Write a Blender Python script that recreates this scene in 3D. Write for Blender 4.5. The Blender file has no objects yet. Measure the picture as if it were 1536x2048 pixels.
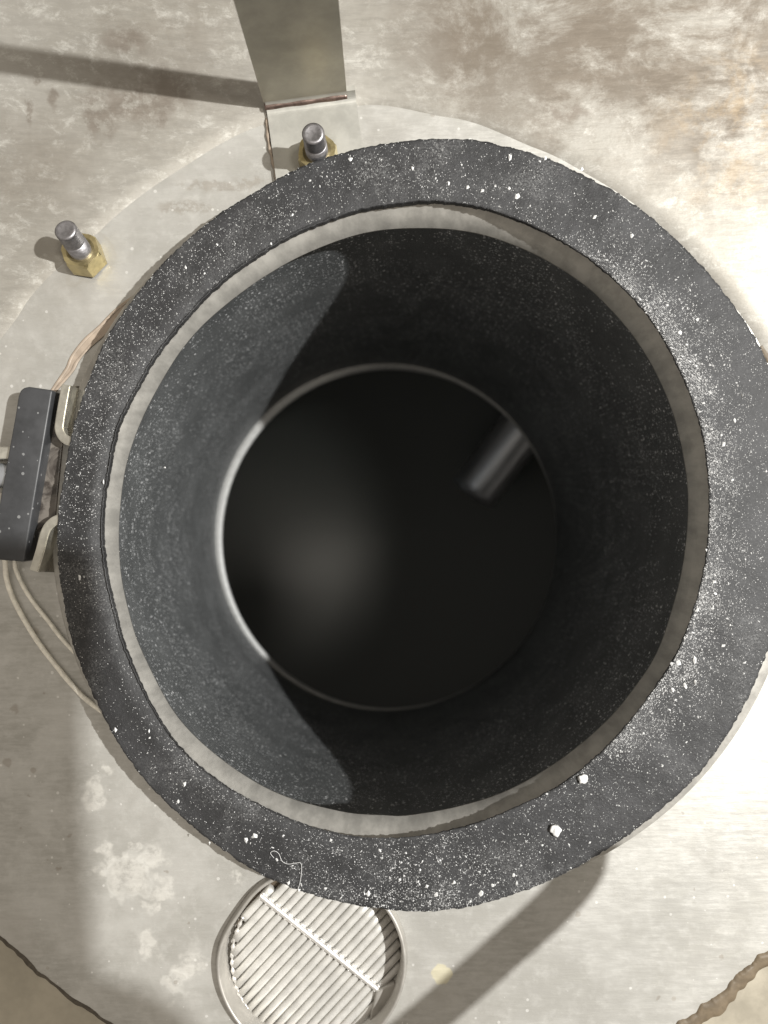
import bpy, bmesh, math, random
from mathutils import Vector, Matrix, noise
random.seed(11)
scene = bpy.context.scene
col = scene.collection

# ------------------------------------------------------------------ camera, light, exposure
H = 0.320            # camera height above the plate (m)
FPX = 1540.0         # focal length in photo pixels
cam_d = bpy.data.cameras.new("camera")
cam_d.sensor_fit = 'VERTICAL'; cam_d.sensor_height = 36.0; cam_d.sensor_width = 27.0
cam_d.lens = 36.0 * FPX / 2048.0
cam_d.clip_start = 0.01; cam_d.clip_end = 20
cam_d.dof.use_dof = True; cam_d.dof.focus_distance = 0.305; cam_d.dof.aperture_fstop = 7.5
cam = bpy.data.objects.new("camera", cam_d); col.objects.link(cam)
cam.location = (0, 0, H); cam.rotation_euler = (0, 0, 0)
scene.camera = cam

w = bpy.data.worlds.new("World"); scene.world = w; w.use_nodes = True
wb = w.node_tree.nodes["Background"]
wb.inputs[0].default_value = (1.0, 0.905, 0.785, 1); wb.inputs[1].default_value = 0.47

def lamp(name, loc, target, power, size, color, size_y=None):
    d = bpy.data.lights.new(name, 'AREA'); d.energy = power; d.color = color
    if size_y:
        d.shape = 'ELLIPSE'; d.size = size; d.size_y = size_y
    else:
        d.shape = 'DISK'; d.size = size
    o = bpy.data.objects.new(name, d); col.objects.link(o); o.location = loc
    o.rotation_euler = (Vector(target) - Vector(loc)).to_track_quat('-Z', 'Y').to_euler()
    return o
KEY = Vector((0.798, 0.098, 1.085))
lamp("work_lamp", KEY, (0, 0, 0), 36.0, 0.023, (1.0, 0.995, 0.97))
lamp("ceiling_lamp", (0.50, 0.09, 1.6), (0, 0, 0), 5.0, 0.20, (1.0, 0.93, 0.82))

scene.view_settings.view_transform = 'Standard'
scene.view_settings.look = 'None'
scene.view_settings.exposure = 0.0
scene.view_settings.gamma = 1.0
scene.view_settings.use_curve_mapping = False
scene.render.film_transparent = False

# ------------------------------------------------------------------ helpers
def P(px, py, z=0.0):
    s = (H - z) / FPX
    return Vector(((px - 768.0) * s, (1024.0 - py) * s, z))

def link(name, me, m=None, parent=None, smooth=True):
    o = bpy.data.objects.new(name, me); col.objects.link(o)
    if m: me.materials.append(m)
    if smooth:
        for p in me.polygons: p.use_smooth = True
    if parent: o.parent = parent
    return o
def obj(name, bm, m=None, parent=None, smooth=True):
    bmesh.ops.recalc_face_normals(bm, faces=bm.faces)
    me = bpy.data.meshes.new(name); bm.to_mesh(me); bm.free()
    return link(name, me, m, parent, smooth)
def tag(o, label=None, cat=None, group=None, kind=None):
    if label: o['label'] = label
    if cat: o['category'] = cat
    if group: o['group'] = group
    if kind: o['kind'] = kind
    return o
def thing(name, label, cat, group=None):
    o = bpy.data.objects.new(name, None); o.empty_display_size = 0.01; col.objects.link(o)
    return tag(o, label, cat, group)
def nz(x, y, z, f):
    return noise.noise(Vector((x * f, y * f, z * f)))
def catmull(pts, n, closed=True):
    out = []; N = len(pts)
    rng = N if closed else N - 1
    for i in range(rng):
        if closed:
            a, b, c, d = pts[(i-1) % N], pts[i], pts[(i+1) % N], pts[(i+2) % N]
        else:
            a, b, c, d = pts[max(i-1, 0)], pts[i], pts[i+1], pts[min(i+2, N-1)]
        for k in range(n):
            t = k / n
            out.append(0.5 * ((2*b) + (c-a)*t + (2*a-5*b+4*c-d)*t*t + (3*b-a-3*c+d)*t**3))
    if not closed: out.append(pts[-1].copy())
    return out
def loft(bm, rings, closed=True):
    rows = [[bm.verts.new(v) for v in r] for r in rings]
    n = len(rows[0])
    for a, b in zip(rows, rows[1:]):
        for i in range(n if closed else n - 1):
            j = (i + 1) % n
            bm.faces.new((a[i], a[j], b[j], b[i]))
    return rows
def tube(bm, pts, r, seg=10, cap=True):
    rings = []; N = len(pts); up = Vector((0, 0, 1))
    for i, p in enumerate(pts):
        d = (pts[min(i+1, N-1)] - pts[max(i-1, 0)]).normalized()
        u = d.cross(up)
        if u.length < 1e-4: u = d.cross(Vector((0, 1, 0)))
        u.normalize(); v = u.cross(d).normalized()
        rr = r(i / (N-1)) if callable(r) else r
        rings.append([p + (u*math.cos(2*math.pi*k/seg) + v*math.sin(2*math.pi*k/seg)) * rr for k in range(seg)])
    rows = loft(bm, rings)
    if cap:
        bm.faces.new(rows[0]); bm.faces.new(rows[-1][::-1])
def prism(bm, poly, z0, z1, bevel=0.0):
    a = [bm.verts.new((p.x, p.y, z0)) for p in poly]
    b = [bm.verts.new((p.x, p.y, z1)) for p in poly]
    n = len(poly); fs = []
    for i in range(n):
        j = (i+1) % n
        fs.append(bm.faces.new((a[i], a[j], b[j], b[i])))
    fs.append(bm.faces.new(a[::-1])); fs.append(bm.faces.new(b))
    bm.normal_update()
    if bevel:
        es = [e for e in bm.edges if e.calc_face_angle(0) > 0.5 and any(f in fs for f in e.link_faces)]
        bmesh.ops.bevel(bm, geom=es, offset=bevel, segments=3, affect='EDGES', profile=0.5)
def rib(bm, center_pts, thick, z0, z1):
    """a bent sheet standing on edge: centre line in plan, thickness, from z0 to z1"""
    L, R = [], []
    N = len(center_pts)
    for i, p in enumerate(center_pts):
        d = (center_pts[min(i+1, N-1)] - center_pts[max(i-1, 0)]); d.z = 0; d.normalize()
        nrm = Vector((-d.y, d.x, 0)) * thick / 2
        L.append(p + nrm); R.append(p - nrm)
    prism(bm, L + R[::-1], z0, z1)

# ------------------------------------------------------------------ materials
class M:
    def __init__(s, name):
        s.m = bpy.data.materials.new(name); s.m.use_nodes = True
        s.t = s.m.node_tree; s.b = s.t.nodes["Principled BSDF"]
        s.tc = s.t.nodes.new("ShaderNodeTexCoord"); s.co = s.tc.outputs['Object']
    def n(s, typ, **kw):
        nd = s.t.nodes.new(typ)
        for k, v in kw.items(): setattr(nd, k, v)
        return nd
    def link(s, a, b): s.t.links.new(a, b)
    def noise(s, scale, detail=4, rough=.55, co=None, stretch=None, dist=0.0, rot=0.0):
        nd = s.n("ShaderNodeTexNoise"); nd.inputs['Scale'].default_value = scale
        nd.inputs['Detail'].default_value = detail; nd.inputs['Roughness'].default_value = rough
        nd.inputs['Distortion'].default_value = dist
        co = co or s.co
        if stretch or rot:
            mp = s.n("ShaderNodeMapping"); mp.inputs['Scale'].default_value = stretch or (1, 1, 1)
            mp.inputs['Rotation'].default_value = (0, 0, rot)
            s.link(co, mp.inputs['Vector']); co = mp.outputs['Vector']
        s.link(co, nd.inputs['Vector']); return nd.outputs[0]
    def ramp(s, f, a, b, smooth=True):
        nd = s.n("ShaderNodeMapRange"); nd.interpolation_type = 'SMOOTHSTEP' if smooth else 'LINEAR'
        nd.inputs['From Min'].default_value = a; nd.inputs['From Max'].default_value = b
        s.link(f, nd.inputs['Value']); return nd.outputs[0]
    def math(s, op, a, b=None):
        nd = s.n("ShaderNodeMath", operation=op)
        for i, v in enumerate((a, b)):
            if v is None: continue
            if isinstance(v, (int, float)): nd.inputs[i].default_value = v
            else: s.link(v, nd.inputs[i])
        return nd.outputs[0]
    def mix(s, f, a, b):
        nd = s.n("ShaderNodeMix", data_type='RGBA')
        if isinstance(f, (int, float)): nd.inputs[0].default_value = f
        else: s.link(f, nd.inputs[0])
        for i, v in ((6, a), (7, b)):
            if isinstance(v, (tuple, list)): nd.inputs[i].default_value = (*v, 1)
            else: s.link(v, nd.inputs[i])
        return nd.outputs[2]
    def bump(s, h, strength, dist):
        nd = s.n("ShaderNodeBump"); nd.inputs['Strength'].default_value = strength
        nd.inputs['Distance'].default_value = dist; s.link(h, nd.inputs['Height'])
        s.link(nd.outputs[0], s.b.inputs['Normal'])
    def set(s, **kw):
        for k, v in kw.items():
            i = s.b.inputs[k.replace('_', ' ')]
            if isinstance(v, (int, float)): i.default_value = v
            elif isinstance(v, (tuple, list)): i.default_value = (*v, 1)
            else: s.link(v, i)
        return s
    def blob(s, co, p, r, soft, stretch=(1, 1)):
        """mask of a stain with an outline of its own round a point of the surface"""
        mp = s.n("ShaderNodeMapping"); mp.vector_type = 'POINT'
        mp.inputs['Location'].default_value = (-p.x * stretch[0], -p.y * stretch[1], 0)
        mp.inputs['Scale'].default_value = (stretch[0], stretch[1], 0)
        s.link(co, mp.inputs['Vector'])
        ln = s.n("ShaderNodeVectorMath", operation='LENGTH'); s.link(mp.outputs[0], ln.inputs[0])
        return s.ramp(ln.outputs['Value'], r * (1 + soft), r * (1 - soft))
    def warp(s, scale, amt):
        nd = s.n("ShaderNodeTexNoise"); nd.inputs['Scale'].default_value = scale; nd.inputs['Detail'].default_value = 3
        s.link(s.co, nd.inputs['Vector'])
        sub = s.n("ShaderNodeVectorMath", operation='SUBTRACT'); sub.inputs[1].default_value = (.5, .5, .5)
        s.link(nd.outputs['Color'], sub.inputs[0])
        sc = s.n("ShaderNodeVectorMath", operation='SCALE'); sc.inputs['Scale'].default_value = amt
        s.link(sub.outputs[0], sc.inputs[0])
        ad = s.n("ShaderNodeVectorMath", operation='ADD'); s.link(s.co, ad.inputs[0]); s.link(sc.outputs[0], ad.inputs[1])
        return ad.outputs[0]
    def maxof(s, ms):
        a = ms[0]
        for b in ms[1:]: a = s.math('MAXIMUM', a, b)
        return a
    def specks(s, scale, thresh, prob, co=None):
        """little grains: cells of a Voronoi whose random number is under prob, a dot at each"""
        v = s.n("ShaderNodeTexVoronoi"); v.inputs['Scale'].default_value = scale
        s.link(co or s.co, v.inputs['Vector'])
        sp = s.n("ShaderNodeSeparateColor"); s.link(v.outputs['Color'], sp.inputs[0])
        size = s.math('MULTIPLY', sp.outputs[1], thresh)
        d = s.math('LESS_THAN', v.outputs['Distance'], size)
        pr = s.math('LESS_THAN', sp.outputs[0], prob) if isinstance(prob, (int, float)) else s.math('LESS_THAN', sp.outputs[0], prob)
        return s.math('MULTIPLY', d, pr)

def steel_plate(wall=False):
    m = M("stained_steel_wall" if wall else "stained_steel_plate")
    big = m.noise(9, 5, .62, dist=.4)
    mid = m.noise(38, 6, .65, dist=.25)
    fine = m.noise(170, 5, .7)
    brush = m.noise(95, 6, .72, stretch=(1.0, 5.0, 1), rot=-.12)
    brush2 = m.noise(420, 3, .6, stretch=(.12, 1.0, 1), rot=-.06)
    c = m.mix(m.ramp(mid, .36, .66), (.375, .365, .335), (.475, .465, .435))
    c = m.mix(m.math('MULTIPLY', m.ramp(fine, .47, .68), .35), c, (.57, .56, .53))
    c = m.mix(m.math('MULTIPLY', m.ramp(brush, .42, .62), .34), c, (.56, .55, .52))
    c = m.mix(m.math('MULTIPLY', m.ramp(big, .50, .70), .45), c, (.33, .305, .265))
    rough = m.math('ADD', m.math('MULTIPLY', m.ramp(brush, .38, .62), -.17), .53)
    wc = m.warp(120, .017); wf = m.warp(210, .006)
    if wall:
        wall_tone = m.math('ADD', m.math('MULTIPLY', m.ramp(m.noise(12, 6, .65), .3, .7), .22), .53)
        c = m.mix(wall_tone, c, (.225, .206, .174))  # whole wall mixed unevenly towards a darker grey-brown
        dirt = m.noise(26, 8, .74, dist=.35, stretch=(.9, 1.3, 1), rot=.4)
        scl = m.noise(130, 9, .82, stretch=(.8, 1.15, 1), rot=.6, dist=.3)
        scl2 = m.noise(50, 8, .76, stretch=(.75, 1.2, 1), rot=.5)
        c = m.mix(m.math('MULTIPLY', m.ramp(scl, .50, .66), .55), c, (.56, .55, .51))
        c = m.mix(m.math('MULTIPLY', m.ramp(scl2, .46, .30), .16), c, (.20, .18, .15))
        zone = m.maxof([m.blob(wc, P(1490, 200, .012), .034, .8), m.blob(wc, P(1400, 60, .015), .050, .8), m.blob(wc, P(1180, 60, .015), .046, .8), m.blob(wc, P(960, 45, .015), .030, .8), m.blob(wc, P(1330, 150, .012), .026, .8),
                        m.math('MULTIPLY', m.maxof([m.blob(wc, P(330, 60, .015), .030, .9), m.blob(wc, P(60, 330, .01), .020, .9), m.blob(wc, P(260, 200, .005), .014, .9)]), .45)])
        d1 = m.math('MULTIPLY', m.ramp(dirt, .36, .58), zone)
        c = m.mix(m.math('MULTIPLY', d1, .82), c, (.115, .09, .065))
        rust = m.math('MULTIPLY', m.ramp(m.noise(60, 6, .7, dist=.4), .44, .62), m.blob(wc, P(1500, 240, .015), .026, .7))
        c = m.mix(m.math('MULTIPLY', rust, .6), c, (.27, .205, .13))
        sm = [m.blob(wc, P(265, 202, .008), .009, .5, (.45, 1.6)), m.blob(wc, P(325, 178, .008), .008, .5), m.blob(wc, P(196, 240, .006), .006, .5, (1, .8)),
              m.blob(wf, P(103, 192, .01), .0022, .5, (1, .6)), m.blob(wf, P(75, 163, .01), .0015, .5), m.blob(wf, P(60, 225, .008), .0022, .5, (1.5, .5)),
              m.blob(wf, P(212, 15, .03), .005, .5, (.6, 1)),
              m.blob(wf, P(1130, 205, .012), .0055, .4, (.45, 1.8))]
        smk = m.math('MULTIPLY', m.maxof(sm), m.ramp(m.noise(150, 5, .7), .38, .56))
        c = m.mix(m.math('MULTIPLY', smk, .75), c, (.17, .145, .12))
        rough = m.math('ADD', rough, m.math('MULTIPLY', d1, .15))
    else:
        spl = [(262, 1748, 36), (215, 1695, 16), (310, 1722, 26), (268, 1692, 12), (236, 1722, 20), (290, 1735, 22), (200, 1740, 18), (320, 1782, 20), (300, 1810, 16),
               (218, 1535, 12), (190, 1580, 20), (192, 1604, 17), (290, 1880, 18), (305, 1900, 18), (350, 1965, 22), (375, 1930, 30), (475, 1755, 10)]
        pale = m.maxof([m.blob(wc, P(x, y), r / 4.81e3, .35) for x, y, r in spl])
        rim = m.math('SUBTRACT', m.maxof([m.blob(wc, P(262, 1748), .0095, .15), m.blob(wc, P(350, 1965), .006, .2)]), m.maxof([m.blob(wc, P(262, 1748), .0075, .2), m.blob(wc, P(350, 1965), .0045, .2)]))
        pale = m.math('MULTIPLY', pale, m.ramp(m.noise(190, 5, .7), .32, .58))
        c = m.mix(m.math('MULTIPLY', pale, .45), c, (.74, .72, .67))
        c = m.mix(m.math('MULTIPLY', m.math('MAXIMUM', rim, 0.0), .35), c, (.74, .73, .69))
        yel = m.blob(m.warp(300, .003), P(884, 1948), .0042, .12)
        c = m.mix(m.math('MULTIPLY', yel, .75), c, (.66, .61, .43))
        dk = [(28, 1420, 8), (14, 1527, 7), (62, 1540, 5), (88, 1388, 4), (90, 1300, 9), (72, 1265, 8), (118, 1737, 4), (142, 1672, 5),
              (1445, 1912, 4), (1315, 1993, 4), (1363, 1625, 3), (1390, 1780, 3), (1475, 800, 3), (330, 1745, 3), (377, 1845, 3), (40, 1660, 3), (60, 1595, 3)]
        dm = m.maxof([m.blob(wf, P(x, y), r / 4.81e3, .35) for x, y, r in dk])
        c = m.mix(m.math('MULTIPLY', dm, .42), c, (.24, .20, .16))
        scr = [m.blob(wf, P(370, 415), .004, .4, (.35, 1.6)), m.blob(wf, P(430, 372), .005, .4, (.3, 2.2)), m.blob(wf, P(505, 362), .003, .4, (.4, 1.5))]
        scm = m.math('MULTIPLY', m.maxof(scr), m.ramp(m.noise(240, 4, .7), .42, .55))
        c = m.mix(m.math('MULTIPLY', scm, .55), c, (.30, .27, .23))
        # the ring left by a washer beside the nut
        pw = P(150, 559)
        o1 = m.math('SUBTRACT', m.blob(wf, pw, .0036, .12), m.blob(wf, pw, .0014, .3))
        c = m.mix(m.math('MULTIPLY', m.math('MAXIMUM', o1, 0.0), .45), c, (.36, .34, .30))
        pn = P(182, 512)
        o2 = m.math('SUBTRACT', m.blob(wf, pn, .0108, .05), m.blob(wf, pn, .0092, .1))
        c = m.mix(m.math('MULTIPLY', m.math('MAXIMUM', o2, 0.0), .25), c, (.38, .35, .30))
        # freckles of dirt
        c = m.mix(m.math('MULTIPLY', m.specks(150, .22, .10), .35), c, (.30, .26, .21))
        c = m.mix(m.math('MULTIPLY', m.specks(420, .3, .10), .4), c, (.86, .85, .82))
        rough = m.math('ADD', rough, m.math('MULTIPLY', pale, .08))
    m.set(Base_Color=c, Metallic=.50, Roughness=rough)
    h = m.math('ADD', m.math('MULTIPLY', brush2, .5), m.math('MULTIPLY', fine, .5))
    m.bump(h, .35, .0004)
    return m.m
def metal(name, color, rough, metallic=1.0, var=.12, scale=180, bump=.15, stretch=None):
    m = M(name); f = m.noise(scale, 5, .65, stretch=stretch)
    dark = tuple(v * (1 - var * 2.2) for v in color)
    c = m.mix(m.ramp(f, .33, .66), dark, color)
    m.set(Base_Color=c, Metallic=metallic, Roughness=m.math('ADD', m.math('MULTIPLY', f, .2), rough - .1))
    m.bump(f, bump, .0004); return m.m

MAT = {}
MAT['plate'] = steel_plate(); MAT['wall'] = steel_plate(True)
MAT['sheet'] = metal("dull_lower_sheet", (.46, .42, .34), .5, .75, .10, 40)
MAT['rim'] = metal("cut_steel_rim", (.46, .445, .41), .50, .55, .12, 140, .3, stretch=(1, 1, .3))
MAT['bracket'] = metal("brown_shaded_upright_steel", (.40, .375, .31), .42, .65, .10, 60, .08)  # upright of the same sheet as the foot, its shade put into the colour
MAT['weld'] = metal('heat_tinted_weld', (.26, .19, .165), .36, .9, .2, 300, .3)
MAT['foot'] = metal('bracket_lit_foot_steel', (.46, .45, .41), .45, .5, .08, 90, .1)  # paler copy of the bracket steel, painting the foot as lit
MAT['stud'] = metal("grey_zinc_stud", (.34, .33, .34), .42, .9, .14, 500, .3)
MAT['brass'] = metal("yellow_zinc_nut", (.60, .51, .28), .36, .95, .12, 300, .2)
MAT['clip'] = metal("bright_clip_steel", (.62, .60, .53), .40, .9, .10, 200, .2)
MAT['cup'] = metal("cup_steel", (.44, .42, .385), .48, .6, .08, 120, .08)
MAT['grille'] = metal("cast_aluminium_grille", (.66, .645, .61), .48, .45, .06, 200, .15)
MAT['cross'] = metal("bright_crossbar", (.80, .78, .75), .38, .75, .04, 200, .1)
MAT['shaft'] = metal("polished_shaft", (.50, .52, .55), .40, .8, .06, 40, .03)

def foam():
    m = M("charcoal_foam_rubber")
    a = m.noise(55, 5, .6); f = m.noise(900, 4, .7); g = m.noise(2600, 2, .6)
    c = m.mix(m.ramp(a, .35, .7), (.013, .013, .0137), (.025, .025, .0265))
    pw = m.math('MULTIPLY', m.ramp(m.noise(36, 6, .7), .46, .70), m.ramp(m.noise(1500, 3, .7), .44, .62))
    c = m.mix(m.math('MULTIPLY', m.ramp(f, .55, .72), .35), c, (.10, .10, .10))
    c = m.mix(m.math('MULTIPLY', pw, .55), c, (.19, .19, .188))
    zone = m.ramp(m.noise(28, 4, .6), .36, .66)
    c = m.mix(m.math('MULTIPLY', m.specks(1700, .42, m.math('MULTIPLY', zone, .22)), .45), c, (.36, .36, .35))
    c = m.mix(m.math('MULTIPLY', m.specks(900, .34, m.math('MULTIPLY', zone, .10)), .5), c, (.48, .48, .46))
    m.set(Base_Color=c, Roughness=.60, Specular_IOR_Level=.45)
    h = m.math('ADD', m.math('MULTIPLY', f, .7), m.math('MULTIPLY', g, .3))
    m.bump(h, .55, .0006); return m.m
MAT['foam'] = foam()
def liner():
    m = M("black_gritty_liner")
    a = m.noise(40, 5, .6); f = m.noise(900, 4, .7)
    c = m.mix(m.ramp(a, .35, .7), (.088, .092, .093), (.124, .129, .130))
    c = m.mix(m.math('MULTIPLY', m.ramp(f, .55, .7), .4), c, (.16, .17, .17))
    zone = m.ramp(m.noise(22, 4, .6), .30, .62)
    c = m.mix(m.math('MULTIPLY', m.specks(950, .50, m.math('MULTIPLY', zone, .60)), .85), c, (.46, .47, .475))
    c = m.mix(m.math('MULTIPLY', m.specks(560, .36, m.math('MULTIPLY', zone, .34)), .9), c, (.74, .75, .755))
    m.set(Base_Color=c, Roughness=.42, Specular_IOR_Level=.5)
    m.bump(f, .9, .0008); return m.m
MAT['liner'] = liner()
def plain(name, color, rough, spec=.5, metallic=0, bscale=400, b=.2, var=.25):
    m = M(name); f = m.noise(bscale, 4, .65)
    m.set(Base_Color=m.mix(m.ramp(f, .3, .7), tuple(v*(1-var) for v in color), color), Roughness=rough, Specular_IOR_Level=spec, Metallic=metallic)
    m.bump(f, b, .0004); return m.m
MAT['lip'] = plain("bare_lit_liner_lip", (.36, .36, .35), .40, .6)  # bare edge, made pale to stand for the light on it
def vessel():
    m = M("dark_textured_vessel")
    v = m.n("ShaderNodeTexVoronoi"); v.inputs['Scale'].default_value = 260; m.link(m.co, v.inputs['Vector'])
    m.set(Base_Color=(.040, .050, .050), Roughness=.27, Specular_IOR_Level=.26)
    m.bump(v.outputs['Distance'], .10, .0006); return m.m
MAT['vessel'] = vessel()
def block_mat():
    m = M("black_plastic_block"); f = m.noise(500, 4, .65); a = m.noise(120, 3, .6)
    c = m.mix(m.ramp(a, .3, .7), (.030, .031, .033), (.045, .046, .049))
    c = m.mix(m.math('MULTIPLY', m.specks(520, .34, .20), .6), c, (.26, .26, .26))
    m.set(Base_Color=c, Roughness=.45); m.bump(f, .15, .0003); return m.m
MAT['block'] = block_mat()
def strap_mat():
    m = M("smeared_brown_strap"); f = m.noise(90, 5, .6, dist=1.2)
    c = m.mix(m.ramp(f, .42, .60), (.030, .024, .020), (.13, .115, .10))
    m.set(Base_Color=c, Roughness=.38); m.bump(f, .2, .0005); return m.m
MAT['strap'] = strap_mat()
MAT['cable'] = plain("pale_cable_sheath", (.86, .82, .72), .45)
MAT['seal'] = plain("brown_sealant", (.15, .115, .075), .55, .4, 0, 160, .4, .35)
MAT['seal_pale'] = plain("tan_sealant_smear", (.37, .30, .235), .45, .5, 0, 160, .3, .25)
MAT['crack'] = plain("dark_sealant", (.10, .085, .065), .7, .3, 0, 300, .5, .4)
MAT['chip'] = plain("white_plastic_chip", (.66, .66, .65), .5, .5, 0, 900, .2, .08)
MAT['dust'] = plain("white_plastic_dust", (.56, .56, .555), .6, .4, 0, 900, .1, .1)
MAT['shadow_hose'] = plain("shadow_hose_rubber", (.03, .03, .03), .6)
MAT['backing'] = plain('dark_olive_steel', (.085, .075, .055), .55)
MAT['blocker'] = metal("blocker_steel", (.5, .48, .44), .4)
MAT['under'] = plain("dark_brown_underlay", (.07, .05, .03), .6)  # plain dark brown, seen between the grille slats

# ------------------------------------------------------------------ the setting: plate, wall, lower sheet
CX, CY = 800.0, 1060.0
def bound(th):
    """plate edge, photo pixels from its middle, as a function of direction (0 right, 90 up)"""
    keys = [(-180, 1000), (-150, 1150), (-132, 1140), (-110, 1150), (-90, 1150), (-60, 1140), (-50, 1120), (-40, 1085), (-25, 990), (0, 900), (15, 840), (27, 814), (40, 806), (60, 808),
            (70, 815), (83, 836), (95, 858), (110, 860), (122, 850), (135, 852), (150, 880), (165, 930), (180, 1000)]
    for (a, ra), (b, rb) in zip(keys, keys[1:]):
        if a <= th <= b:
            t = (th - a) / (b - a); t = t*t*(3-2*t)
            return ra + (rb - ra) * t
    return 1000
NTH = 720
hole_c = P(815, 1045, 0.0)
def bpt(deg, z=0.0, k=1.0, jag=0.0):
    t = math.radians(deg); r = bound(deg) * k
    r += jag * (noise.noise(Vector((math.cos(t)*17, math.sin(t)*17, 3))) * 1.2 + noise.noise(Vector((math.cos(t)*52, math.sin(t)*52, 5))) * .3)
    p = P(CX + r * math.cos(t), CY - r * math.sin(t), 0); p.z = z
    return p
degs = [-180 + 360 * i / NTH for i in range(NTH)]
bm = bmesh.new()
outer = [bpt(d, 0, 1, 9 if (-150 < d < -30 or 20 < d < 32) else 0) for d in degs]
rings = [[Vector((hole_c.x + .1375*math.cos(math.radians(d)), hole_c.y + .1375*math.sin(math.radians(d)), -.003)) for d in degs],
         [Vector((hole_c.x + .1375*math.cos(math.radians(d)), hole_c.y + .1375*math.sin(math.radians(d)), 0)) for d in degs]]
for k in (.2, .4, .6, .8, .97, 1.0):
    rings.append([rings[1][i].lerp(outer[i], k) for i in range(NTH)])
for r in rings[2:-1]:
    for v in r: v.z = .00035 * noise.noise(v * 14)
rings.append([Vector((v.x, v.y, -.0025)) for v in outer])
loft(bm, rings)
tag(obj('floor_plate', bm, MAT['plate']), kind='structure')
# rising wall beyond the fold (upper part)
bm = bmesh.new()
wd = [d for d in degs if d >= 2 or d <= -178]
wd = [d if d >= 0 else d + 360 for d in wd]; wd.sort()
rows = []
for off, z in ((-.004, -.0016), (0, .0006), (.006, .0016), (.03, .006), (.07, .013), (.13, .024), (.22, .040)):
    rr = []
    for d in wd:
        t = math.radians(d); p = bpt(d if d <= 180 else d - 360, z)
        rr.append(p + Vector((math.cos(t), math.sin(t), 0)) * off)
    rows.append(rr)
loft(bm, rows, closed=False)
tag(obj('tank_wall', bm, MAT['wall']), kind='structure')
# lower sheet outside the torn plate edge
bm = bmesh.new()
wd = [d for d in degs if -178 <= d <= 12 ] + [12.5 + i*.5 for i in range(60)]
rows = []
for off, z in ((-.02, -.0045), (.05, -.0035), (.30, -.003)):
    rr = []
    for d in wd:
        t = math.radians(d); p = bpt(d, z); o = off if d <= 12 else min(off, .006)
        rr.append(p + Vector((math.cos(t), math.sin(t), 0)) * o)
    rows.append(rr)
loft(bm, rows, closed=False)
tag(obj('lower_floor', bm, MAT['sheet']), kind='structure')

# ------------------------------------------------------------------ sealant beads along the plate's edge
def bead(name, d0, d1, wid, m, label, jag=9):
    bm = bmesh.new(); N = 420; rows = []
    for i in range(N + 1):
        d = d0 + (d1 - d0) * i / N; t = math.radians(d); u_ = Vector((math.cos(t), math.sin(t), 0))
        p = bpt(d, 0, 1, jag); q = u_ * 19
        w1 = wid * (1 + .55 * noise.noise(q) + .35 * noise.noise(q * 3.1))
        o = wid * .30 * noise.noise(q * 2.3 + Vector((4, 0, 0))) + wid * .05 * noise.noise(q * 9)
        hh = wid * (.16 + .08 * noise.noise(q * 1.7 + Vector((0, 8, 0))))
        row = []
        for k, zz in ((-.25, -.0002), (-.12, hh * .8), (.10, hh), (.45, hh * (.55 + .3 * noise.noise(q * 4))), (.75, hh * .5), (1.0, -.0034)):
            v = p + u_ * (o * (1 - k) + w1 * k); v.z = zz; row.append(v)
        rows.append(row)
    rw = [[bm.verts.new(v) for v in r_] for r_ in rows]
    for a, b in zip(rw, rw[1:]):
        for k in range(5): bm.faces.new((a[k], a[k+1], b[k+1], b[k]))
    return tag(obj(name, bm, m), label, 'sealant')

# ------------------------------------------------------------------ collar: foam ring, steel rim, flange, liner
collar = thing('funnel_collar', 'round black foam topped collar with a gritty black liner around the dark opening', 'funnel')
collar.location = (0, 0, 0)
ZF = 0.015
FO = [(830,1825),(700,1810),(560,1768),(450,1705),(330,1605),(250,1510),(190,1400),(145,1290),(120,1170),(113,1060),(125,960),(150,840),(200,700),(255,610),(330,520),(420,440),(530,370),(620,325),(720,295),(820,279),(900,276),(960,280),(1080,310),(1200,365),(1300,430),(1400,525),(1480,625),(1530,710),(1560,800),(1575,950),(1578,1080),(1565,1210),(1527,1330),(1472,1445),(1398,1550),(1300,1640),(1200,1710),(1100,1763),(1000,1800),(920,1818)]
FI = [(317,700),(281,759),(249,817),(230,864),(214,946),(204,1011),(202,1081),(211,1157),(229,1233),(249,1300),(295,1400),(360,1497),(465,1580),(600,1645),(700,1671),(768,1676),(850,1670),(943,1648),(1018,1620),(1118,1570),(1203,1502),(1268,1430),(1313,1368),(1355,1300),(1389,1211),(1409,1125),(1417,1047),(1416,961),(1404,871),(1373,773),(1319,668),(1268,600),(1193,530),(1118,480),(1038,441),(958,414),(868,402),(768,410),(700,423),(600,460),(525,502),(450,555),(390,612)]
SI = [(362,700),(328,753),(293,817),(266,882),(249,943),(240,1011),(237,1081),(242,1154),(258,1228),(282,1300),(348,1425),(435,1513),(550,1585),(680,1623),(768,1631),(818,1631),(918,1613),(1018,1580),(1118,1522),(1208,1448),(1268,1378),(1317,1300),(1354,1187),(1370,1109),(1377,1027),(1375,961),(1362,883),(1342,812),(1311,742),(1268,672),(1217,613),(1168,568),(1088,517),(1008,482),(943,464),(868,456),(768,459),(690,476),(600,512),(525,555),(460,602),(405,650)]
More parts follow.
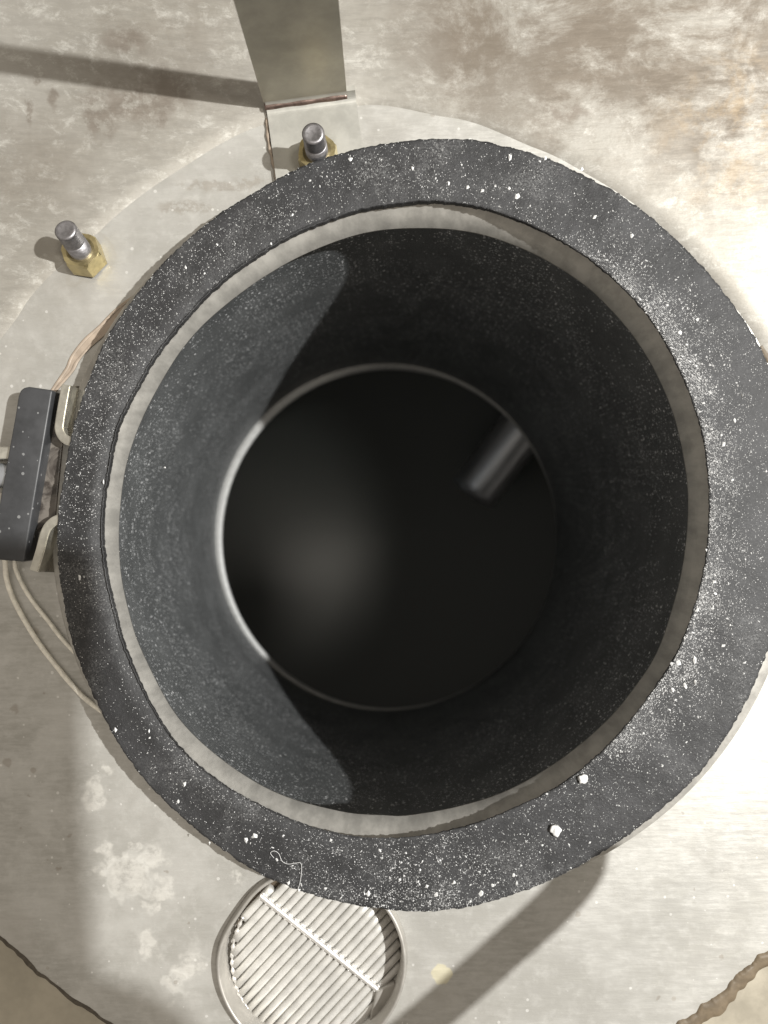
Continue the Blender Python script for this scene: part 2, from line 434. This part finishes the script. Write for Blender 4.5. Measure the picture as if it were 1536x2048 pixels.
def polar(pts, c, n=1440):
    """smooth closed outline resampled at n equal directions about c"""
    cv = catmull([Vector((x, -y, 0)) for x, y in pts], 12)
    a = sorted(((math.atan2(v.y + c[1], v.x - c[0]), math.hypot(v.x - c[0], v.y + c[1])) for v in cv))
    a = [(a[-1][0] - 2*math.pi, a[-1][1])] + a + [(a[0][0] + 2*math.pi, a[0][1])]
    out = []; j = 0
    for i in range(n):
        th = -math.pi + 2*math.pi*i/n
        while a[j+1][0] < th: j += 1
        t = (th - a[j][0]) / (a[j+1][0] - a[j][0])
        out.append(a[j][1] + (a[j+1][1] - a[j][1]) * t)
    return out
FC = (820.0, 1046.0); NF = 1440
ro, ri, rs = polar(FO, FC, NF), polar(FI, FC, NF), polar(SI, FC, NF)
sf = (H - ZF) / FPX
fc = P(FC[0], FC[1], ZF)
def dirn(i): 
    th = -math.pi + 2*math.pi*i/NF
    return Vector((math.cos(th), math.sin(th), 0))
rings = []
fray = lambda i, s, a: a * (noise.noise(dirn(i) * 60 + Vector((0, 0, s))) * .8 + noise.noise(dirn(i) * 230 + Vector((0, 0, s*3))) * .6)
prof = [(0, -.0055), (0, -.0022), (.004, -.0005)] + [(k, 0) for k in (.012, .05, .1, .18, .26, .34, .42, .5, .58, .66, .74, .82, .9, .95, .985)] + [(.995, -.0005), (1, -.0025), (1, -.0095), (.9, -.0095)]
for k, dz in prof:
    rr = []
    for i in range(NF):
        a, b = ri[i] * sf, ro[i] * sf
        hid = .5 + .5 * max(-1, min(1, 1.5 * (dirn(i).x * .85 - dirn(i).y * .55)))
        a += fray(i, 1, .0005 if k < .02 else 0) + ((.0004 + .0034 * hid) if dz < -.002 and k == 0 and dz < -.005 else 0) + ((.0012 * hid) if k == 0 and dz > -.005 else 0); b += fray(i, 7, .0006 if k > .97 else 0)
        r = a + (b - a) * k
        p = fc + dirn(i) * r
        z = dz
        if .004 < k < .99:
            z += .00045 * noise.noise(p * 60) + .0002 * noise.noise(p * 260)
            # the ring sags a little to its inner edge along the left
            lx = max(0, -dirn(i).x * .8 + .1)
            z -= .0022 * lx * max(0, 1 - k / .3) ** 1.5
        p.z = ZF + z
        rr.append(p)
    rings.append(rr)
bm = bmesh.new(); loft(bm, rings)
foam_o = obj('foam_gasket', bm, MAT['foam'], collar)
# flange under the foam
bm = bmesh.new(); c = P(850, 1055, .0055)
def circ(c, rx, ry, z, n=240):
    return [Vector((c.x + rx*math.cos(2*math.pi*i/n), c.y + ry*math.sin(2*math.pi*i/n), z)) for i in range(n)]
rf = 748 * (H - .0055) / FPX
loft(bm, [circ(c, .1315, .1325, .0055), circ(c, rf - .0006, rf - .0006, .0055), circ(c, rf, rf, .0049), circ(c, rf, rf, .0034), circ(c, rf - .0006, rf - .0006, .0028), circ(c, .1365, .1365, .0028), circ(c, .136, .136, -.0005)])
obj('flange', bm, MAT['rim'], collar)
# steel rim: steep cone down from the foam to the liner
def ell(cx, cy, a, b, z):
    s = (H - z) / FPX; p = P(cx, cy, z)
    return [p + Vector((a*s*math.cos(2*math.pi*i/480), b*s*math.sin(2*math.pi*i/480), 0)) for i in range(480)]
s24 = (H - .0225) / FPX
top = []
for i in range(480):
    th = 2*math.pi*i/480
    k = int(((th + math.pi) % (2*math.pi)) / (2*math.pi) * NF) % NF
    p = fc + Vector((math.cos(th), math.sin(th), 0)) * (ri[k] * sf + .0030); p.z = .0118
    top.append(p)
bot = []
sb = (H - .002) / FPX; fb = P(FC[0], FC[1], .002)
for i in range(480):
    th = 2*math.pi*i/480
    k = int(((th + math.pi) % (2*math.pi)) / (2*math.pi) * NF) % NF
    bot.append(fb + Vector((math.cos(th), math.sin(th), 0)) * (rs[k] * sb))
mid = [(a.lerp(b, .5)) for a, b in zip(top, bot)]
for i, p in enumerate(mid):
    p += (Vector((p.x - fc.x, p.y - fc.y, 0)).normalized() * (.0007 * noise.noise(p * 55)))
under = [p + Vector((p.x - fc.x, p.y - fc.y, 0)).normalized() * .0060 + Vector((0, 0, -.0010)) for p in bot]
edge = [p + Vector((0, 0, -.0008)) for p in bot]
bm = bmesh.new(); loft(bm, [top, mid, bot, edge, under])
obj('steel_rim', bm, MAT['rim'], collar)
# liner
ZL = -0.300
b2 = [p + Vector((p.x - fc.x, p.y - fc.y, 0)).normalized() * .0052 + Vector((0, 0, -.0018)) for p in bot]
lip = ell(773, 1074, 342, 346, ZL)
bm = bmesh.new(); rows = [[a.lerp(b, t) for a, b in zip(b2, lip)] for t in [i / 24 for i in range(25)]]
loft(bm, rows)
lin = obj('liner', bm, MAT['liner'], collar)
lc = P(773, 1074, ZL) + Vector((.0028, -.0016, 0)); bm = bmesh.new()  # pale lip shifted to show wider on the left, imitating a lit edge
rl = 342 * (H - ZL) / FPX
prof = [(rl + .005, -.0006), (rl + .0012, -.0006), (rl - .0016, -.0006), (rl - .0024, -.0018), (rl - .0018, -.0032), (rl + .002, -.0038), (rl + .012, -.004), (rl + .036, -.006)]
loft(bm, [[Vector((lc.x + r*math.cos(2*math.pi*i/360), lc.y + r*1.01*math.sin(2*math.pi*i/360), ZL + z)) for i in range(360)] for r, z in prof])
obj('lip', bm, MAT['lip'], lin)

# ------------------------------------------------------------------ vessel below and the shaft in it
bm = bmesh.new(); vc = P(785, 1080, -.48)
prof = [(.200, -.3070), (.262, -.34), (.270, -.47), (.252, -.508), (.196, -.532), (.140, -.549), (.09, -.560), (.045, -.566), (.008, -.568)]
rows = loft(bm, [[Vector((vc.x + r*math.cos(2*math.pi*i/180), vc.y + r*math.sin(2*math.pi*i/180), z)) for i in range(180)] for r, z in prof])
bm.faces.new(rows[-1])
tag(obj('vessel', bm, MAT['vessel']), 'dark round bottomed vessel seen deep down through the opening', 'vessel')
def seg_cyl(name, a, b, r, m, parent, r2=None):
    bm = bmesh.new(); n = 14
    d = (b - a).normalized()
    pts = [a.lerp(b, i / n) for i in range(n + 1)]
    tube(bm, pts, (lambda t: r + ((r2 or r) - r) * t), 48)
    return obj(name, bm, m, parent)
za, zb = -.37, -.41
A, B = P(1135, 740, za), P(948, 985, zb)
tag(seg_cyl('metal_shaft', A, B, .0225, MAT['shaft'], None), 'short glossy dark metal shaft deep inside the opening at its upper right', 'shaft')

# ------------------------------------------------------------------ angle bracket
br = thing('angle_bracket', 'bent steel angle bracket standing up behind the foam ring', 'bracket')
bl, brr = P(531, 216), P(694, 194)          # foot of the upright, left and right
u = (brr - bl).normalized(); v = Vector((-u.y, u.x, 0))   # v points away from the ring
tk = .0022; wdt = (brr - bl).length
def sheet(bm, prof, e0, e1):
    """prof: (v offset, z) centre line; e0,e1 functions of index giving start/end along u"""
    n = len(prof); rows = []
    for s in (1, -1):
        row = []
        for i, (pv, pz) in enumerate(prof):
            a = prof[max(i-1, 0)]; b = prof[min(i+1, n-1)]
            dx, dz = b[0]-a[0], b[1]-a[1]; l = math.hypot(dx, dz)
            nx, nzz = -dz/l*tk/2*s, dx/l*tk/2*s
            row.append((pv + nx, pz + nzz))
        rows.append(row)
    loop = rows[0] + rows[1][::-1]
    idx = list(range(n)) + list(range(n))[::-1]
    L = [bm.verts.new(bl + u * e0(idx[k]) + v * p[0] + Vector((0, 0, p[1]))) for k, p in enumerate(loop)]
    R = [bm.verts.new(bl + u * e1(idx[k]) + v * p[0] + Vector((0, 0, p[1]))) for k, p in enumerate(loop)]
    m = len(loop)
    for k in range(m):
        j = (k+1) % m; bm.faces.new((L[k], L[j], R[j], R[k]))
    for k in range(n - 1):
        bm.faces.new((L[k], L[k+1], L[m-2-k], L[m-1-k])); bm.faces.new((R[k], R[k+1], R[m-2-k], R[m-1-k]))
foot_prof = [(-.034, .0016), (-.020, .0015), (-.006, .0015)]
bend = [(-.0048 + .0048*math.sin(a), .0015 + .0048*(1-math.cos(a))) for a in [math.pi/2*i/8 for i in range(9)]]
up = [(0, z) for z in (.0075, .02, .04, .07, .12, .19, .27)]
bm = bmesh.new(); pf = foot_prof[:-1] + bend
sheet(bm, pf, lambda i: .0006, lambda i: wdt + .0035)
ft = obj('foot', bm, MAT['foot'], br, smooth=False)
bm = bmesh.new(); pu = [bend[-1]] + up
sheet(bm, pu, lambda i: 0, lambda i: wdt)
obj('upright', bm, MAT['bracket'], br, smooth=False)
bm = bmesh.new()
tube(bm, [bl + u*t*wdt + v*(-.0014) + Vector((0, 0, .0034)) for t in [i/40 for i in range(41)]], lambda t: .0013*(1+.08*math.sin(t*17)), 12)
obj('weld_bead', bm, MAT['weld'], br)
bm = bmesh.new()
e0 = bl + u*.0002 - v*.005
tube(bm, [e0 + (-v)*t*.028 + Vector((-.0006*math.sin(t*5), 0, .0009)) for t in [i/20 for i in range(21)]], lambda t: .0008*(1+.3*math.sin(t*31)), 6)
obj('seam_weld', bm, MAT['seal_pale'], br)

# ------------------------------------------------------------------ studs with nuts
def make_stud(label, base, lean, spin):
    t = thing('stud_bolt', label, 'bolt', 'threaded studs with yellow nuts in the plate')
    t.location = base; t.rotation_euler = (lean[0], lean[1], spin)
    bm = bmesh.new(); R = .0045
    pts = []; 
    prof = [(R, 0), (R, .0145)]
    z = .0145
    while z < .0215:
        prof += [(R*.97, z), (R*.90, z + .0005), (R*.97, z + .0010)]; z += .0011
    prof += [(R*.86, .0225), (R*.80, .0228), (R*.62, .0226), (.0004, .0225)]
    rows = loft(bm, [[Vector((r*math.cos(2*math.pi*i/40), r*math.sin(2*math.pi*i/40), zz)) for i in range(40)] for r, zz in prof])
    bm.faces.new(rows[-1])
    obj('stud', bm, MAT['stud'], t)
    bm = bmesh.new(); n = 72; rows = []
    def hexr(a, r): 
        return r / math.cos(((a + math.pi/6) % (math.pi/3)) - math.pi/6)
    ap = .0072
    for zz, k in ((0, .96), (.0008, 1.0), (.0070, 1.0), (.0085, .93), (.0085, .80), (.0078, .62), (.006, .60)):
        row = []
        for i in range(n):
            a = 2*math.pi*i/n; r = hexr(a, ap)
            if k < 1: r = min(r * (k if k < .9 else 1), ap * (1.155 if k >= .96 else (1.06 if k > .9 else 1.0)) * (k if k < .9 else 1))
            row.append(Vector((r*math.cos(a), r*math.sin(a), zz)))
        rows.append(row)
    loft(bm, rows); obj('nut', bm, MAT['brass'], t, smooth=False)
    return t
make_stud('grey threaded stud and yellow nut standing free on the bare plate', P(176, 521, .0), (-.20, .06, 0), .35)
make_stud('grey threaded stud and yellow nut on the bracket foot half hidden by foam', P(638, 322, .0026), (-.02, .0, 0), .9)

# ------------------------------------------------------------------ toggle catch on the left
tg = thing('toggle_catch', 'black block handle held between two bent steel lugs left of the ring', 'latch')
zb_ = .0125
bm = bmesh.new()
q = [P(30, 830, zb_), P(36, 792, zb_), P(40, 781, zb_), P(47, 775, zb_), P(57, 773, zb_), P(105, 780, zb_), P(48, 1124, zb_), P(-22, 1118, zb_)]
prism(bm, q, .003, zb_, .0008)
# round the upper left corner more
obj('handle_block', bm, MAT['block'], tg)
for name, pts in (('lug', [(132,769),(126,800),(119,842),(118,858),(123,871),(133,880),(150,884),(185,886)]),
                  ('lug', [(185,1040),(150,1037),(128,1036),(110,1041),(96,1053),(88,1070),(80,1100),(67,1142)])):
    zz = .0140
    pp = catmull([P(x, y, zz) for x, y in pts], 6, closed=False)
    bm = bmesh.new(); rib(bm, pp, .0036, .0008, zz)
    es = [e for e in bm.edges if abs(e.verts[0].co.z - zz) < 1e-6 and abs(e.verts[1].co.z - zz) < 1e-6 and e.calc_face_angle(0) > .5]
    bmesh.ops.bevel(bm, geom=es, offset=.0004, segments=2, affect='EDGES')
    obj(name, bm, MAT['clip'], tg, smooth=False)
bm = bmesh.new()
prism(bm, [P(70, 812, .006), P(126, 822, .006), P(128, 870, .006), P(112, 1034, .006), P(98, 1046, .006), P(20, 1095, .006)], .0008, .006, .001)
obj('strap', bm, MAT['strap'], tg)
bm = bmesh.new()
prism(bm, [P(133, 772, .0045), P(178, 772, .0045), P(170, 876, .0045), P(136, 876, .0045), P(122, 856, .0045)], .0006, .0045)
obj('back_plate', bm, MAT['backing'], tg, smooth=False)
bm = bmesh.new()
prism(bm, [P(128, 1048, .0045), P(170, 1048, .0045), P(140, 1146, .0045), P(78, 1143, .0045), P(88, 1090, .0045), P(104, 1062, .0045)], .0006, .0045)
obj('back_plate', bm, MAT['backing'], tg, smooth=False)
bm = bmesh.new()
prism(bm, [P(-60, 893, .010), P(24, 893, .010), P(20, 918, .010), P(-60, 918, .010)], .002, .010, .0006)
prism(bm, [P(-60, 985, .010), P(10, 985, .010), P(4, 1015, .010), P(-60, 1015, .010)], .002, .010, .0006)
obj('hinge_plate', bm, MAT['clip'], tg)
seg_cyl('pin', P(-30, 950, .006), P(24, 952, .006), .0050, MAT['shaft'], tg)

# ------------------------------------------------------------------ cables and the tan sealant smear
def cable(name, pts, r, label):
    bm = bmesh.new()
    pp = catmull([P(x, y, z) for x, y, z in pts], 10, closed=False)
    tube(bm, pp, lambda t: r * (1 + .12*noise.noise(Vector((t*14, r*1000, 1)))), 10)
    tag(obj(name, bm, MAT['cable']), label, 'cable', 'thin pale cables beside the latch')
cable('cable', [(5,1050,.004),(10,1120,.003),(14,1160,.0016),(30,1205,.0014),(70,1275,.0013),(115,1335,.0013),(165,1392,.0013),(215,1430,.0013)], .00105, 'thin pale cable lying on the plate, the outer of two, nearer the left edge')
cable('cable', [(26,1050,.004),(29,1120,.003),(36,1150,.0016),(60,1195,.0014),(95,1240,.0013),(135,1290,.0013),(200,1350,.0013)], .00090, 'thin pale cable between the outer cable and the black foam ring')
bm = bmesh.new()
sp = [(300,575),(270,592),(235,618),(205,648),(170,680),(145,712),(135,735),(122,755),(105,780),(95,800)]
pp = catmull([P(x, y, .0002) for x, y in sp], 10, closed=False)
tube(bm, pp, lambda t: .0007 + .0002*noise.noise(Vector((t*12, 0, 0))), 8)
p2 = [p + Vector((1, -.75, 0)).normalized() * (.0052 * (1 - i/(len(pp)-1))**.7) for i, p in enumerate(pp)]
tube(bm, p2, lambda t: .0007 + .0003*noise.noise(Vector((t*9, 4, 0))), 8)
mids = [[bm.verts.new((a.x, a.y, .0003)), bm.verts.new((b.x, b.y, .0003))] for a, b in zip(pp, p2)]
for a, b in zip(mids, mids[1:]): bm.faces.new((a[0], a[1], b[1], b[0]))
for v_ in bm.verts: v_.co.z = .0003 + max(0, (v_.co.z - .0002)) * .5
tag(obj('sealant_smear', bm, MAT['seal_pale']), 'wavy tan sealant smear on the plate above the black latch block', 'sealant')

bead('sealant_bead', -147, -118, .0016, MAT['crack'], 'thin dark broken sealant line in the lower left corner')
bead('sealant_bead', -68, -36, .0058, MAT['seal'], 'thick ragged brown sealant bead in the lower right corner')
bead('sealant_bead', 14, 27, .0050, MAT['seal'], 'short brown sealant end at the right edge beside the foam ring')

# ------------------------------------------------------------------ vent cup
vt = thing('vent_cup', 'round steel cup with a ribbed grille set in it, below the foam ring', 'vent')
ZR = .0040
cc = P(622, 1930, ZR); RC = 191 * (H - ZR) / FPX
def cring(r, z, n=160):
    out = []
    for i in range(n):
        a = 2*math.pi*i/n
        k = 1 - .06 * max(0, math.cos(a - math.radians(146))) ** 14 + .006 * math.sin(3*a)
        out.append(Vector((cc.x + r*k*math.cos(a), cc.y + r*k*math.sin(a), z)))
    return out
bmc = bmesh.new(); rows = loft(bmc, [cring(RC - .0004, -.02), cring(RC - .0004, .02)])
bmc.faces.new(rows[0]); bmc.faces.new(rows[-1])
cutter = obj('cutter', bmc)
fp_ = bpy.data.objects['floor_plate']
md = fp_.modifiers.new('hole', 'BOOLEAN'); md.operation = 'DIFFERENCE'; md.object = cutter; md.solver = 'EXACT'
bpy.context.view_layer.update()
me_new = bpy.data.meshes.new_from_object(fp_.evaluated_get(bpy.context.evaluated_depsgraph_get()))
fp_.modifiers.clear(); fp_.data = me_new
for p in me_new.polygons: p.use_smooth = False
bpy.data.objects.remove(cutter, do_unlink=True)
bm = bmesh.new()
loft(bm, [cring(RC + .0006, .0002), cring(RC, ZR - .0006), cring(RC - .0003, ZR), cring(RC - .0012, ZR), cring(RC - .0016, ZR - .0006), cring(RC - .0022, -.0090), cring(RC - .004, -.0104)])
obj('cup', bm, MAT['cup'], vt)
bm = bmesh.new()
rows = loft(bm, [cring(RC - .003, -.0103), cring(.002, -.0103)]); bm.faces.new(rows[-1])
obj('cup_floor', bm, MAT['under'], vt)
gc = P(634, 1917, -.0075); GR = .0356
gd = Vector((.68, .733, 0)).normalized(); gp = Vector((gd.y, -gd.x, 0))   # gp points lower right
bm = bmesh.new(); pitch = .00345; k = -10
while k <= 10:
    o_ = k * pitch
    if abs(o_) < GR - .001:
        hl = math.sqrt(GR*GR - o_*o_)
        a = gc + gp*o_ - gd*hl; b = gc + gp*o_ + gd*hl
        wv = gp * (pitch*.435)
        rows = []
        for s in range(9):
            t = s/8; p = a.lerp(b, t); e = .00012*noise.noise(p*300)
            rows.append([p - wv + Vector((0,0,-.0025)), p - wv*1.0 + Vector((0,0,.0007)), p - wv*.75 + Vector((0,0,.0012+e)), p + Vector((0,0,.0014+e)), p + wv*.75 + Vector((0,0,.0012+e)), p + wv + Vector((0,0,.0007)), p + wv + Vector((0,0,-.0025))])
        rw = [[bm.verts.new(x) for x in r] for r in rows]
        for r0, r1 in zip(rw, rw[1:]):
            for i in range(6): bm.faces.new((r0[i], r0[i+1], r1[i+1], r1[i]))
        bm.faces.new(rw[0]); bm.faces.new(rw[-1][::-1])
    k += 1
obj('grille', bm, MAT['grille'], vt)
bm = bmesh.new()
a = P(520, 1790, -.0055); b = P(755, 1978, -.0055)
L = (b - a).length
tube(bm, [a.lerp(b, i/140) for i in range(141)], lambda t: .0013, 10)
for q_ in range(int(L/pitch) + 1):
    for sd, rr_ in ((1, .0009), (-1, .0005)):
        p = a + (b - a).normalized() * (q_ * pitch + .0008) + gd * sd * .0013 + Vector((0, 0, .0003))
        bmesh.ops.create_icosphere(bm, subdivisions=2, radius=rr_, matrix=Matrix.Translation(p))
obj('crossbar', bm, MAT['cross'], vt)
bm = bmesh.new()
rr = []
for i in range(81):
    a_ = math.radians(150 + 130*i/80); rr.append(gc + Vector((math.cos(a_), math.sin(a_), 0))*(GR+.0004) + Vector((0,0,.0005)))
tube(bm, rr, lambda t: .0007 + .00035*math.cos(t*2*math.pi*24), 8)
obj('grille_edge', bm, MAT['cross'], vt)
bm = bmesh.new()
prism(bm, [P(752, 1985, -.004), P(790, 1965, -.004), P(797, 1990, -.004), P(770, 2060, -.004), P(735, 2060, -.004)], -.009, -.004, .0008)
obj('tab', bm, MAT['cup'], vt)

# ------------------------------------------------------------------ white chips, dust, fibre
def foam_z(): return ZF + .0001
def flake(bm, p, r, ax, h, n=5, ang=0.0):
    vs = []
    for i in range(n):
        a = 2*math.pi*i/n + random.uniform(-.35, .35)
        rr = r * random.uniform(.5, 1.25)
        x, y = rr*math.cos(a)*ax, rr*math.sin(a)/ax
        vs.append(bm.verts.new((p.x + x*math.cos(ang) - y*math.sin(ang), p.y + x*math.sin(ang) + y*math.cos(ang), p.z + random.uniform(-.1, .25)*h)))
    t = bm.verts.new((p.x + random.uniform(-.3, .3)*r, p.y + random.uniform(-.3, .3)*r, p.z + h))
    for i in range(n): bm.faces.new((vs[i], vs[(i+1) % n], t))
chips = [(1020,316,8,1.5),(700,318,6.5,1.3),(824,336,6,1.4),(923,330,4,1.9),(897,367,5,1.4),(935,374,5,1.3),(965,382,7,1.2),(991,372,5,1.3),(1018,377,4.5,1.2),(1034,394,7,1.4),(1090,316,5,1.5),(1163,339,6,1.6),(1189,434,5,1.6),(1263,472,6,1.1),
 (230,1460,6,1.4),(298,1463,4,2.2),(299,1476,4,1.2),(369,1570,7,1.7),(357,1602,5,1.2),(510,1672,9,1.2),(492,1680,7,1.4),(567,1671,5,1.3),(419,1685,5,1.3),(554,1720,5,1.3),(577,1767,7,1.5),(662,1680,4,1.1),(737,1787,7,1.2),(650,1777,6,1.4),(598,1780,4,1.2),
 (872,1790,7,1.3),(963,1786,7.5,1.1),(907,1765,7,1.6),(854,1772,6,1.2),(880,1720,5,1.3),(1028,1750,5,1.2),(1033,1767,6,1.4),(1345,1379,6,1.1),(1370,1370,7,1.8),(1390,1362,7,1.3),(1358,1325,9,1.3),(1390,1320,8,1.6),(1325,1531,3.5,1.2),
 (1448,887,6,1.3),(1470,841,5,1.5),(1430,1163,6,1.5),(1430,1187,5,1.5),(1447,1291,5.5,1.4),(1395,1220,7,1.1),(207,964,5,1.9),(160,1155,6,3.0),(330,935,3.5,1.2),(585,430,4,1.5),(435,490,4,1.3),(372,535,4,1.6),(409,547,3.5,1.5),(1395,640,5,1.3),(1360,665,5,1.2),(1373,690,5,1.1),(1335,610,4.5,1.3),(760,1700,4.5,1.4),(800,1760,5,1.2),(985,1770,4.5,1.3),(940,1735,4,1.4),(840,1740,4.5,1.3),(1085,1690,3.5,1.1),(1460,1250,4,1.3),(1412,1100,4,1.3),(1465,960,3.5,1.2)]
special = {(160,1155): 'thin white sliver on the left side of the foam ring beside the lower lug',
           (207,964): 'upright white chip at the inner edge of the left side of the foam ring'}
for x, y, r, ax in chips:
    p = P(x, y, ZF); p.z = foam_z(); rm = r * sf * .80
    bm = bmesh.new(); flake(bm, Vector((0, 0, 0)), rm, math.sqrt(ax), rm * .55, random.choice((4, 5, 6)), math.radians(90 if ax > 1.8 else random.uniform(30, 110)))
    o = obj('plastic_chip', bm, MAT['chip'], smooth=False); o.location = p
    tag(o, special.get((x, y), 'small white plastic chip lying among fine dust on the black foam ring'), 'chip', 'white chips on the foam ring')
def pellet(x, y, r, label, sx, sy):
    bm = bmesh.new(); bmesh.ops.create_icosphere(bm, subdivisions=3, radius=1)
    for v_ in bm.verts:
        k = 1 + .45*noise.noise(v_.co*1.9 + Vector((x, y, 0)))
        v_.co = Vector((v_.co.x*sx*k, v_.co.y*sy*k, v_.co.z*.6*k)) * r
    o = obj('plastic_pellet', bm, MAT['chip']); p = P(x, y, ZF); p.z = ZF + r*.4; o.location = p
    tag(o, label, 'pellet')
pellet(1110, 1659, 11*sf, 'largest rounded white pellet, alone on the lower right of the foam ring', .95, 1.05)
pellet(1165, 1556, 10*sf, 'blocky white crumb at the inner edge of the lower right foam ring', 1.0, .85)
bm = bmesh.new()
fp = [(548,1716),(541,1706),(549,1702),(558,1708),(564,1722),(576,1728),(592,1726),(602,1727),(603,1745),(600,1765),(596,1778)]
tube(bm, catmull([P(x, y, ZF + .0008) for x, y in fp], 8, closed=False), .00009, 6)
tag(obj('fibre', bm, MAT['chip']), 'fine curly white fibre on the lower left of the foam ring', 'fibre')

def g(x, c, s): return math.exp(-((x - c) / s) ** 2)
def ad(a, b): return (a - b + 180) % 360 - 180
bm = bmesh.new()
cnt = 0
for _ in range(170000):
    i = random.randrange(NF); k = random.random()
    th = -180 + 360 * i / NF
    w_ = .022
    size = random.uniform(.7, 1.7) * random.uniform(.55, 1.1)
    if abs(ad(th, 0)) < 75:
        w_ += (2.8*g(ad(th, 33), 0, 19) + 2.0*g(ad(th, -27), 0, 22) + 1.1*g(ad(th, 2), 0, 18)) * (math.exp(-k/.19) + .11*math.exp(-k/.6))
    w_ += .50*g(ad(th, -88), 0, 18) * (.35 + .65*k)
    w_ += .13*g(ad(th, 88), 0, 24) * g(k, .55, .45)
    w_ += .10*g(ad(th, 140), 0, 28)
    w_ += .07*g(ad(th, 172), 0, 16)
    w_ += .22*g(ad(th, -125), 0, 20) * math.exp(-k/.2)
    w_ *= .45 + 1.1*max(0, noise.noise(dirn(i)*(6+k*1.3)*2.2 + Vector((0, 0, k*4))) + .35)
    if random.random() > w_ * .70: continue
    big = (.35*g(ad(th, -88), 0, 22) + .22*g(ad(th, -25), 0, 30) + .20*g(ad(th, 35), 0, 20) + .10*g(ad(th, 88), 0, 25))
    if random.random() < big * .38: size *= random.uniform(1.4, 2.6)
    r = (ri[i] + (ro[i] - ri[i]) * (.012 + .975*k)) * sf
    p = fc + dirn(i) * r
    z = .00045 * noise.noise(p * 60)
    p.z = ZF + z + .00005
    lx = max(0, -dirn(i).x * .8 + .1); p.z -= .0022 * lx * max(0, 1 - k / .3) ** 1.5
    rm = size * sf * .8
    flake(bm, p, rm, math.sqrt(random.uniform(1, 2.4)), rm*.7, random.choice((4, 5)), math.radians(th + random.gauss(0, 35)) if 60 < th < 130 else random.uniform(0, 6.3))
    cnt += 1
print("dust grains", cnt)
tag(obj('plastic_dust', bm, MAT['dust'], smooth=False), 'fine white plastic dust scattered over the black foam ring', 'dust', kind='stuff')

# ------------------------------------------------------------------ unseen objects added outside the frame to cast shadows into it
def shadow_src(p, z):
    """point at height z on the ray from a plate point to the lamp"""
    return p + (KEY - p) * (z / KEY.z)
bm = bmesh.new()
hp = [shadow_src(P(x, y), .15) for x, y in ((560, 2290), (700, 2165), (840, 2050), (1000, 1910), (1105, 1815), (1160, 1745), (1170, 1690))]
tube(bm, catmull(hp, 8, closed=False), .0072, 16)  # unseen tube added for its shadow band, ended so the band stops under the ring
tag(obj('shadow_hose', bm, MAT['shadow_hose']), 'unseen black tube added out of view to cast the diagonal shadow at lower right', 'shadow_hose')
zl = .34
poly = [(-500, 1085), (60, 1085), (120, 1092), (150, 1112), (163, 1160), (166, 1300), (170, 1600), (180, 1760), (196, 1950), (250, 1965), (320, 1990), (380, 2035), (420, 2120), (430, 2500), (-500, 2500)]
cor = [shadow_src(P(x, y), zl) for x, y in poly]
bm = bmesh.new(); prism(bm, cor, zl, zl + .004)  # unseen panel cut to the outline of the shadow it casts
tag(obj('shadow_blocker', bm, MAT['blocker'], smooth=False), 'unseen steel panel added above the camera to cast the lower left shadow', 'blocker')
